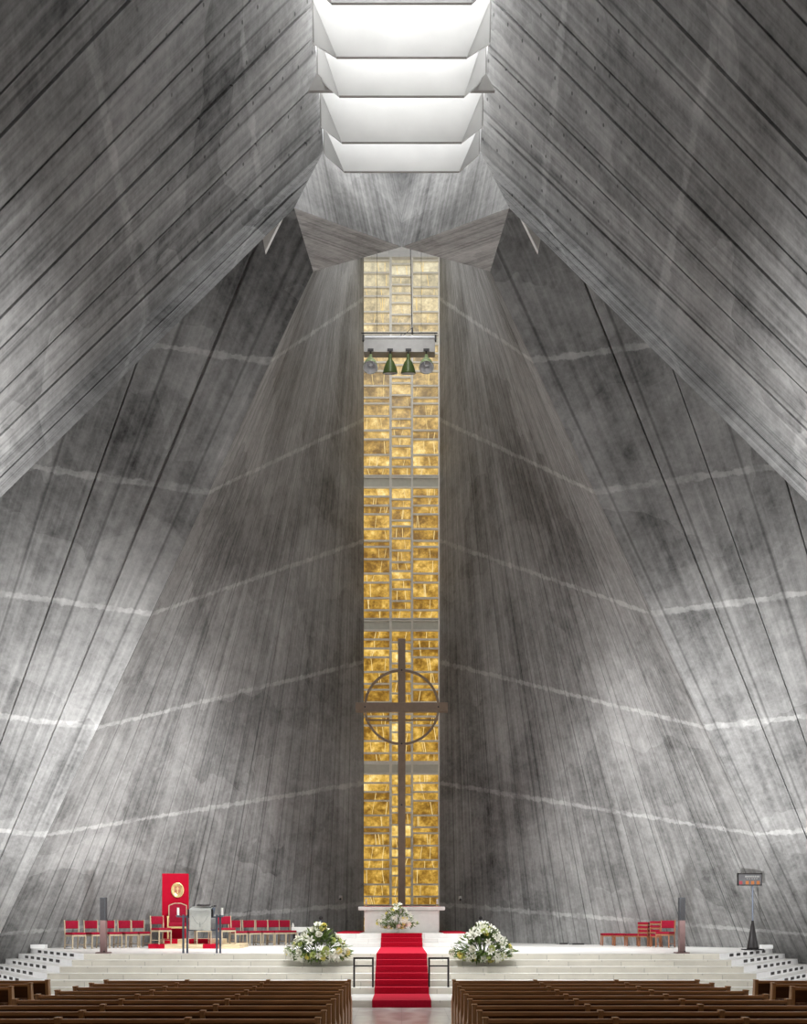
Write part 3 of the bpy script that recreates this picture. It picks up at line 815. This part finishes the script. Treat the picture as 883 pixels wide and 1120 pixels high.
bm = new(); slab(bm, [(cxx - .09, -.09, cz + .12), (cxx + .09, -.09, cz + .12), (cxx + .09, -.09, cz - .04), (cxx, -.09, cz - .14), (cxx - .09, -.09, cz - .04)], (0, .02, 0)); obj('shield', bm, 'shield', em)
bm = new(); box(bm, cxx - .012, cxx + .012, -.1, -.085, cz - .11, cz + .10); box(bm, cxx - .05, cxx + .05, -.1, -.085, cz + .03, cz + .052)
obj('shield_charge', bm, 'gold', em)
t = thing('throne', 'gilt framed high-backed red armchair before the tall red panel', 'throne', (X(194, 31.2), 31.25, 1.32), math.radians(12))
bm = new(); box(bm, -.29, .29, -.26, .24, .38, .50, .03); obj('seat', bm, 'red_seat', t)
bm = new(); slab(bm, [(-.25, .22, .50), (.25, .22, .50), (.25, .24, 1.02), (.12, .24, 1.08), (-.12, .24, 1.08), (-.25, .24, 1.02)], (0, .05, 0)); obj('backrest', bm, 'red_seat', t)
bm = new()
for a_, b_ in (((-.27, .24, 0), (-.27, .25, 1.04)), ((.27, .24, 0), (.27, .25, 1.04)), ((-.27, .25, 1.04), (-.1, .25, 1.11)), ((.27, .25, 1.04), (.1, .25, 1.11)), ((-.1, .25, 1.11), (.1, .25, 1.11))):
    bar(bm, a_, b_, .028)
obj('back_frame', bm, 'cream_wood', t)
for s in (-1, 1):
    bm = new(); bar(bm, (s * .29, -.24, 0), (s * .29, -.24, .66), .04); obj('leg', bm, 'gold', t)
    bm = new(); box(bm, s * .29 - .03, s * .29 + .03, -.27, .24, .66, .71, .01); obj('armrest', bm, 'gold', t)
    bm = new(); box(bm, s * .28 - .012, s * .28 + .012, -.2, .22, .48, .66); obj('arm_panel', bm, 'red_seat', t)
bm = new(); box(bm, -.28, .28, -.25, -.22, .33, .39); obj('front_rail', bm, 'gold', t)
chair_at(172, 30.55, a, 'red upholstered chair on the dais immediately left of the throne', z=1.182)
chair_at(217.5, 30.58, math.radians(20), 'red upholstered chair on the dais, seen beneath the white lectern cloth', 'red chairs in the right part of the row', z=1.182)
chair_at(243.0, 30.6, math.radians(30), 'red upholstered chair behind the right posts of the lectern frame', 'red chairs in the right part of the row', z=1.182)
g2 = 'red chairs in the right part of the row'
for u, D, lb in ((256.2, 33.15, 'red upholstered chair just right of the lectern frame'),
                 (271.5, 33.5, 'red upholstered chair, second right of the lectern frame'),
                 (285.8, 33.9, 'red upholstered chair in the middle of the five between lectern and flowers'),
                 (298.8, 34.3, 'red upholstered chair, second from the white clothed side table'),
                 (310.8, 34.7, 'red upholstered chair next to the white clothed side table')):
    chair_at(u, D, math.radians(40), lb, g2)
# side table under a white cloth
D = 35.2
t = thing('side_table', 'small low table under a white cloth at the right end of the chair row', 'table', (X(333, D), D, 1.05))
bm = new(); box(bm, -.40, .40, -.22, .22, .52, .56); obj('tabletop', bm, 'dark', t)
for sx in (-1, 1):
    for sy in (-1, 1):
        bm = new(); bar(bm, (sx * .36, sy * .18, 0), (sx * .36, sy * .18, .52), .04); obj('leg', bm, 'dark', t)
bm = new(); box(bm, -.43, .43, -.245, .245, .42, .60, .02)
tag(obj('table_cloth', bm, 'cloth', None, loc=(X(333, D), D, 1.05)), 'white cloth over the small side table behind the left flowers', 'tablecloth')
t = thing('cruet', 'tiny white vessel at the left end of the clothed side table', 'vessel', (X(320.5, D), D, 1.651))
bm = new(); lathe(bm, [(0, 0), (.035, 0), (.045, .05), (.02, .09), (.025, .13), (0, .13)], 14); obj('body', bm, 'candle', t, True)
bm = new(); ball(bm, (0, 0, .14), .015, 1); obj('stopper', bm, 'candle', t)

# ------------------------------------------------------------------ lectern frame (ambo)
D = 26.4
lx = X(221, D)
t = thing('lectern', 'lectern on four slim blue-grey steel posts with a sloping book rest', 'lectern', (lx, D, 1.05))
pz = EYE + (HZ - 1000.5) * D / F - 1.05
xs = [X(u, D) - lx for u in (200.6, 205.0, 237.3, 241.0)]
for xx in xs:
    bm = new(); bar(bm, (xx, 0, 0), (xx, 0, pz), .048); obj('post', bm, 'steel', t)
bm = new()
for zz in (pz - .08, pz - .42): box(bm, xs[1], xs[2], .0, .03, zz, zz + .035)
obj('cross_bar', bm, 'steel', t)
bm = new(); box(bm, xs[0] - .12, xs[1], -.015, .015, pz - .07, pz - .035); box(bm, xs[2], xs[3] + .07, -.015, .015, pz - .07, pz - .035); obj('candle_arm', bm, 'steel', t)
zt = EYE + (HZ - 994.5) * D / F - 1.05; wx0, wx1 = X(205.5, D) - lx, X(233.5, D) - lx
bm = new(); slab(bm, [(wx0, -.02, pz - .08), (wx1, -.02, pz - .08), (wx1, .30, zt + .02), (wx0, .30, zt + .02)], (0, .02, .03)); obj('book_rest', bm, 'steel', t)
bm = new(); box(bm, wx0, wx0 + .045, -.05, .0, pz - .05, zt + .0); box(bm, wx1 - .045, wx1, -.05, 0, pz - .05, zt); obj('side_bracket', bm, 'dark', t)
bm = new(); tube(bm, (.12, .2, zt + .03), (.30, .1, zt + .09), .008, n=6); tube(bm, (.30, .1, zt + .09), (.36, .06, zt + .085), .02, n=8); obj('microphone', bm, 'dark', t)
# white cloth
bm = new(); cw0, cw1 = X(207.6, D) - lx, X(231.6, D) - lx; zb = EYE + (HZ - 1017) * D / F - 1.05
nx, nz = 24, 14; g = []
for i in range(nx + 1):
    fx = i / nx; x = cw0 + (cw1 - cw0) * fx; row = []
    for j in range(nz + 1):
        fz = j / nz; z = zt + (zb - .03 * fx * fx - zt) * fz
        row.append(bm.verts.new((x + .012 * math.sin(fx * 9 + fz * 3) * fz, -.07 - .012 * math.sin(fx * 22) * fz, z)))
    row.insert(0, bm.verts.new((x, .28, zt + .075)))
    g.append(row)
for r0, r1 in zip(g, g[1:]):
    for j in range(len(r0) - 1): bm.faces.new((r0[j], r1[j], r1[j + 1], r0[j + 1]))
bmesh.ops.solidify(bm, geom=bm.faces[:], thickness=.006)
cl = tag(obj('lectern_cloth', bm, 'cloth', None, True, loc=(lx, D, 1.05)), 'white embroidered cloth hanging over the front of the lectern', 'cloth')
bm = new(); mx = (cw0 + cw1) / 2
pts = [(mx - .2 + .4 * i / 16, zb + .14 + .22 * (abs(i - 8) / 8) ** 2) for i in range(17)]
for p0, p1 in zip(pts, pts[1:]): bar(bm, (p0[0], -.085, p0[1]), (p1[0], -.085, p1[1]), .007)
bar(bm, (mx, -.087, zb + .07), (mx, -.087, zb + .2), .014); obj('embroidery', bm, 'motif', cl)
t = thing('open_book', 'dark open book lying on top of the lectern rest', 'book', (lx + .02, D + .14, 1.05 + zt + .075))
for s in (-1, 1):
    bm = new(); slab(bm, [(0, -.1, 0), (s * .17, -.1, .02), (s * .17, .12, .05), (0, .12, .03)], (0, 0, .02)); obj('cover', bm, 'dark', t)
for u, lb in ((195.4, 'white candle on the outer left arm of the lectern'), (243.4, 'white candle on the outer right arm of the lectern')):
    t = thing('lectern_candle', lb, 'candle', (X(u, D), D - .05, 1.05 + pz - .035), 0, 'candles on the lectern')
    bm = new(); lathe(bm, [(0, -.03), (.03, -.03), (.055, .0), (.06, .02), (.0, .02)], 16); obj('drip_pan', bm, 'steel', t, True)
    bm = new(); tube(bm, (0, 0, .02), (0, 0, .22), .03, n=14); obj('wax', bm, 'candle', t)
    bm = new(); tube(bm, (0, 0, .22), (0, 0, .24), .004, n=5); obj('wick', bm, 'dark', t)

# ------------------------------------------------------------------ stools and chair on the right
def make_stool():
    t = thing('low_stool', '-', 'stool')
    bm = new(); box(bm, -.21, .21, -.17, .17, .34, .41, .02); obj('seat', bm, 'red_seat', t)
    bm = new(); box(bm, -.2, .2, -.16, .16, .30, .34); obj('seat_frame', bm, 'red_wood', t)
    for sx in (-1, 1):
        for sy in (-1, 1):
            bm = new(); bar(bm, (sx * .20, sy * .15, 0), (sx * .185, sy * .14, .32), .03); obj('leg', bm, 'red_wood', t)
    return t
st = make_stool(); D = 33.6
for i, (u, lb) in enumerate(((664.8, 'low red stool, leftmost of three in the row by the right wall'), (678.3, 'low red stool, middle of three in the row by the right wall'), (691.6, 'low red stool, right one of the row, next to the stacked stools'))):
    o = st if i == 0 else dup(st, (0, 0, 0))
    o.location = (X(u, D - .35 * i), D - .35 * i, 1.05); o['label'] = lb; o['group'] = 'low red stools in a row'
names = ('lowest', 'second from the bottom', 'third from the bottom', 'topmost')
for u, D, n, nm, z0 in ((704.3, 32.5, 4, 'left stack', 0.0), (717.5, 32.0, 4, 'right stack', .0)):
    for i in range(n):
        o = dup(st, (X(u, D), D, 1.05 + i * .125 + (.012 * i if nm[0] == 'r' else 0)), math.radians(70), 'red stool with wooden legs, %s in the %s' % (names[i], nm), 'red stools in the ' + nm)
        o.scale = (1, .62 if False else 1, 1)
cr = make_chair('red_wood')
cr.location = (X(731, 31.5) - .12, 31.4, 1.05); cr.rotation_euler = (0, 0, math.radians(-38))
cr['label'] = 'red chair with reddish wooden legs, beside the right column loudspeaker'
for u0, u1, Dd, lb in ((612, 621, 35.0, 'short low dark box on the chancel floor at the foot of the right wall'), (626, 639, 34.6, 'longer low dark box on the chancel floor near the stools')):
    t = thing('floor_outlet', lb, 'floor box', (X((u0 + u1) / 2, Dd), Dd, 1.05)); w = X(u1, Dd) - X(u0, Dd)
    bm = new(); box(bm, -w / 2, w / 2, -.06, .06, 0, .05, .008); obj('box_body', bm, 'dark', t)
    bm = new(); tube(bm, (-w / 2, 0, .02), (-w / 2 - .1, .02, .01), .008, n=6); obj('cable', bm, 'dark', t)

# ------------------------------------------------------------------ numeral board on a cone foot
D = 28.9
t = thing('sign_stand', 'dark board with red and orange cards on a thin pole over a black cone', 'sign', (X(823.5, D), D, 1.05))
pxl = D / F
b0, b1 = (968.4, 955.2); zz0, zz1 = EYE + (HZ - b0) * pxl - 1.05, EYE + (HZ - b1) * pxl - 1.05
bx0, bx1 = X(806.9, D) - X(823.5, D), X(833.2, D) - X(823.5, D)
bm = new(); box(bm, bx0, bx1, -.035, .035, zz0, zz1, .006); bd = obj('board', bm, 'board', t)
bm = new(); box(bm, bx0, bx0 + .02, -.045, .04, zz0, zz1); box(bm, bx1 - .02, bx1, -.045, .04, zz0, zz1); box(bm, bx0, bx1, -.045, .04, zz1 - .03, zz1 + .005); box(bm, bx0, bx1, -.045, .04, zz0 - .005, zz0 + .02); obj('board_frame', bm, 'dark', bd)
for i, u in enumerate((810.1, 817.1, 822.9, 829.0)):
    bm = new(); xc = X(u, D) - X(823.5, D); box(bm, xc - .045, xc + .045, -.042, -.03, zz0 + .03, zz0 + .125); obj('numeral_card', bm, 'sq_red' if i == 0 else 'sq_orange', bd)
bm = new()
for i in range(9):
    xc = X(815.5 + i * 1.75, D) - X(823.5, D); box(bm, xc - .014, xc + .014, -.041, -.034, zz1 - .115, zz1 - .07)
for i in range(5):
    xc = X(817 + i * 2.6, D) - X(823.5, D); box(bm, xc - .01, xc + .02, -.041, -.034, zz1 - .165, zz1 - .145)
obj('lettering', bm, 'board_txt', bd)
zc = EYE + (HZ - 1007) * pxl - 1.05
bm = new(); tube(bm, (0, 0, zc - .05), (0, 0, zz0), .022, n=10); obj('pole', bm, 'steel', t)
bm = new(); lathe(bm, [(0, .03), (.17, .03), (.15, .10), (.03, zc), (0, zc)], 28); obj('cone', bm, 'dark', t, True)
bm = new(); box(bm, -.27, .27, -.2, .2, 0, .035, .008); obj('foot_plate', bm, 'dark', t)

# ------------------------------------------------------------------ pews
def make_pew(length, ndiv, name='church_pew'):
    """local x from 0 (aisle end) to length; the congregation faces +y, the back is at y=0"""
    t = thing(name, '-', 'pew')
    L = length
    bm = new(); slab(bm, [(.03, 0, .46), (L - .03, 0, .46), (L - .03, -.07, .82), (.03, -.07, .82)], (0, .022, .004)); obj('backrest', bm, 'pew_dark', t)
    bm = new(); box(bm, .02, L - .02, -.105, -.03, .815, .862, .008); obj('top_rail', bm, 'pew', t)
    bm = new(); box(bm, .03, L - .03, -.02, .40, .41, .445, .008); obj('seat', bm, 'pew', t)
    bm = new(); box(bm, .03, L - .03, -.30, -.12, .60, .622, .004); obj('book_shelf', bm, 'pew_dark', t)
    bm = new(); box(bm, .05, L - .05, -.34, -.20, .14, .18, .006); obj('kneeler', bm, 'pew_dark', t)
    def end(x, nm):
        bm = new()
        slab(bm, [(x - .028, -.13, 0), (x - .028, .40, 0), (x - .028, .40, .46), (x - .028, .02, .60), (x - .028, -.03, .875), (x - .028, -.125, .875), (x - .028, -.10, .5)], (.056, 0, 0))
        e = obj(nm, bm, 'pew_end', t)
        bm = new(); box(bm, x - .036, x + .036, -.135, -.02, .862, .884, .008); obj('cap', bm, 'pew_end', e)
    end(.0, 'end_panel'); end(L, 'end_panel')
    for i in range(ndiv): end(L * (i + 1) / (ndiv + 1), 'divider')
    return t
ordn = ['front', 'second', 'third', 'fourth', 'fifth', 'sixth', 'seventh', 'eighth', 'ninth', 'tenth']
pew = make_pew(4.35, 2); fp = True
for i in range(10):
    y = 18.05 - .844 * i
    for s, side in ((-1, 'left'), (1, 'right')):
        lb = 'long brown wooden pew in the %s bank, %s row counted from the altar' % (side, ordn[i])
        x0 = .935 if s == 1 else -.935 - 4.35
        if fp: o = pew; o.location = (x0, y, 0); fp = False
        else: o = dup(pew, (x0, y, 0))
        o['label'] = lb; o['group'] = 'pews of the %s bank' % side
sp = make_pew(3.0, 1); fp = True
for i in range(4):
    y = 18.05 - .844 * i
    for s, side in ((-1, 'left'), (1, 'right')):
        lb = 'short brown pew at the far %s edge, %s row of the outer block' % (side, ordn[i])
        x0 = 6.33 if s == 1 else -6.33 - 3.0
        if fp: o = sp; o.location = (x0, y, 0); fp = False
        else: o = dup(sp, (x0, y, 0))
        o['label'] = lb; o['group'] = 'outer pews on the %s' % side

# ------------------------------------------------------------------ lamp rig before the window
D = 35.0; pxl = D / F
rx, rz_ = X(436.8, D), EYE + (HZ - 386) * pxl
t = thing('lamp_rig', 'grey steel lamp bar hanging on cables in front of the golden window', 'lamp rig', (rx, D, rz_))
zz = lambda v: EYE + (HZ - v) * pxl - rz_
xx_ = lambda u: X(u, D) - rx
bm = new(); box(bm, xx_(398), xx_(476), -.06, .30, 0, zz(371.5), .01); obj('housing', bm, 'grey_metal', t)
bm = new(); tube(bm, (xx_(399), -.05, zz(370)), (xx_(476), -.05, zz(370)), .055, n=14); obj('tube', bm, 'white_enamel', t)
for u in (397.6, 476.5):
    bm = new(); box(bm, xx_(u) - .03, xx_(u) + .03, -.11, .02, zz(374), zz(368), .005); obj('end_cap', bm, 'dark', t)
bm = new(); tube(bm, (xx_(395.4), 0, zz(364.3)), (xx_(478.6), 0, zz(364.3)), .02, n=8); obj('rail', bm, 'dark', t)
for u in (398, 439, 476):
    bm = new(); tube(bm, (xx_(u), 0, zz(364.3)), (xx_(u), 0, zz(371)), .012, n=6); obj('hanger', bm, 'dark', t)
bm = new(); box(bm, xx_(437.5), xx_(439.8), -.07, .0, zz(371.3), zz(367.5)); obj('junction_box', bm, 'dark', t)
bm = new(); box(bm, xx_(450.2), xx_(452.2), -.05, .05, zz(365), zz(359), .004); obj('winch', bm, 'dark', t)
for u, utop in ((412.5, 412.5), (451, 447.3), (461, 461)):
    bm = new(); tube(bm, (xx_(u), 0, zz(364)), (xx_(utop), 0, zz(180)), .007 if u != 451 else .016, n=6); obj('cable', bm, 'dark', t)
bm = new(); tube(bm, (xx_(439), 0, zz(369)), (xx_(450.5), 0, zz(359)), .009, n=6); obj('cord', bm, 'dark', t)
for u, outer, lb in ((405.6, True, 'leftmost lamp of the rig, tilted forward with its white inside showing'), (426.9, False, 'dark green bell lamp, second from the left under the rig'),
                     (446.8, False, 'dark green bell lamp, third from the left under the rig'), (466.4, True, 'rightmost lamp of the rig, tilted forward with its white inside showing')):
    lt = thing('factory_lamp', lb, 'lamp', (X(u, D), D - .05, rz_), 0, 'green factory lamps under the rig')
    bm = new(); box(bm, -.10, .10, -.05, .05, .02, .10); tube(bm, (0, 0, .02), (0, 0, -.06), .03, n=8); obj('bracket', bm, 'dark', lt)
    tilt = math.radians(-24) if outer else math.radians(20)
    m4 = Matrix.Translation((0, 0, -.07 if not outer else -.12)) @ Matrix.Rotation(tilt, 4, 'X')
    k2 = 1.0
    bm = new(); lathe(bm, [(0, 0), (.06, 0), (.065, -.14), (.075, -.17), (.14, -.25), (.20, -.38), (.255, -.56), (.262, -.60), (.25, -.60), (.19, -.40), (.12, -.25), (0, -.22)], 28, m4)
    obj('shade', bm, 'green_pale' if outer else 'green', lt, True)
    bm = new(); lathe(bm, [(.05, -.235), (.118, -.26), (.185, -.405), (.243, -.598), (.23, -.598), (.17, -.41), (.09, -.28), (.05, -.26)], 28, m4); obj('reflector', bm, 'white_enamel', lt, True)
    bm = new(); ball(bm, m4 @ Vector((0, 0, -.42)), .09, 2); obj('bulb', bm, 'bulb', lt, True)
    bm = new(); lathe(bm, [(.243, -.603), (.249, -.61), (.255, -.603)], 28, m4); obj('rim', bm, 'white_enamel', lt, True)

# ------------------------------------------------------------------ light
def area(name, loc, rot, sx, sy, power, col=(1, 1, 1), spread=PI):
    l = bpy.data.lights.new(name, 'AREA'); l.shape = 'RECTANGLE'; l.size = sx; l.size_y = sy; l.energy = power; l.color = col; l.spread = spread
    o = bpy.data.objects.new(name, l); C.objects.link(o); o.location = loc; o.rotation_euler = rot; return o
def spot(name, loc, target, power, size, blend=.6, col=(1, 1, 1), rad=.3):
    l = bpy.data.lights.new(name, 'SPOT'); l.energy = power; l.spot_size = math.radians(size); l.spot_blend = blend; l.color = col; l.shadow_soft_size = rad
    o = bpy.data.objects.new(name, l); C.objects.link(o); o.location = loc
    o.rotation_euler = (Vector(target) - Vector(loc)).to_track_quat('-Z', 'Y').to_euler(); return o
# daylight entering by the slit windows of the transepts, the nave window and the skylight
area('transept_daylight_left', (-19.7, 22.15, 10.5), (0, -PI / 2, 0), 20, 3.4, 1150)
area('transept_daylight_right', (19.7, 22.15, 10.5), (0, PI / 2, 0), 20, 3.4, 1150)
area('nave_daylight', (0, -13.8, 12), (PI / 2, 0, 0), 2.6, 22, 130)
area('skylight_daylight', (0, 16.0, 20.6), (math.atan2(-9, 35), 0, 0), 2.6, 10, 400)
area('altar_skylight', (0, 30.5, 23.6), (math.atan2(12, 15), 0, 0), 1.4, 14, 420)
# the stage lamps over the chancel, the four lamps of the rig and the floor lamps washing the altar walls; added fill on the nave shells
for s in (-1, 1):
    spot('stage_lamp', (s * .6, 22.6, 15.4), (s * 6.8, 32.3, 2.2), 11500, 40, .9)
    spot('stage_lamp', (s * .5, 17.6, 16.6), (s * 2.0, 29, 1), 2500, 40, 1.0)
    spot('stage_lamp', (s * .4, 19.6, 15.0), (s * 5.4, 27.6, 1), 4200, 48, 1.0)
    spot('wall_washer', (s * 5.4, 20.2, 1.2), (s * 10.2, 29.2, 7.2), 5600, 70, 1.0, rad=.12)
    spot('nave_fill', (s * 9.5, 11.5, .8), (-s * 7.2, 14.5, 7.2), 17000, 36, 1.0, rad=.3)  # added fill to brighten the lower edge of the nave shells
for u in (405.6, 426.9, 446.8, 466.4):
    spot('rig_lamp', (X(u, 35.0), 34.6, 20.9), (X(u, 35.0) * 2.2, 28.5, 1), 6500, 36, .9, rad=.2)
w = bpy.data.worlds.new('World'); SC.world = w; w.use_nodes = True
bg = w.node_tree.nodes.get('Background'); bg.inputs[0].default_value = (.9, .92, 1, 1); bg.inputs[1].default_value = .6

# ------------------------------------------------------------------ camera
cd = bpy.data.cameras.new('camera'); cam = bpy.data.objects.new('camera', cd); C.objects.link(cam)
cam.location = (0, 0, EYE); cam.rotation_euler = (PI / 2, 0, 0)
cd.sensor_fit = 'VERTICAL'; cd.sensor_height = 36.0; cd.lens = 36.0 * F / 1120.0
cd.shift_y = (HZ - 560.0) / 1120.0; cd.shift_x = (441.5 - CX) / 1120.0
cd.clip_start = .1; cd.clip_end = 200
SC.camera = cam
SC.view_settings.view_transform = 'Standard'; SC.view_settings.look = 'None'
SC.view_settings.exposure = 0.0; SC.view_settings.gamma = 1.0; SC.view_settings.use_curve_mapping = False
SC.cycles.use_denoising = True
SC.cycles.max_bounces = 8; SC.cycles.diffuse_bounces = 5
SC.cycles.sample_clamp_indirect = 6.0
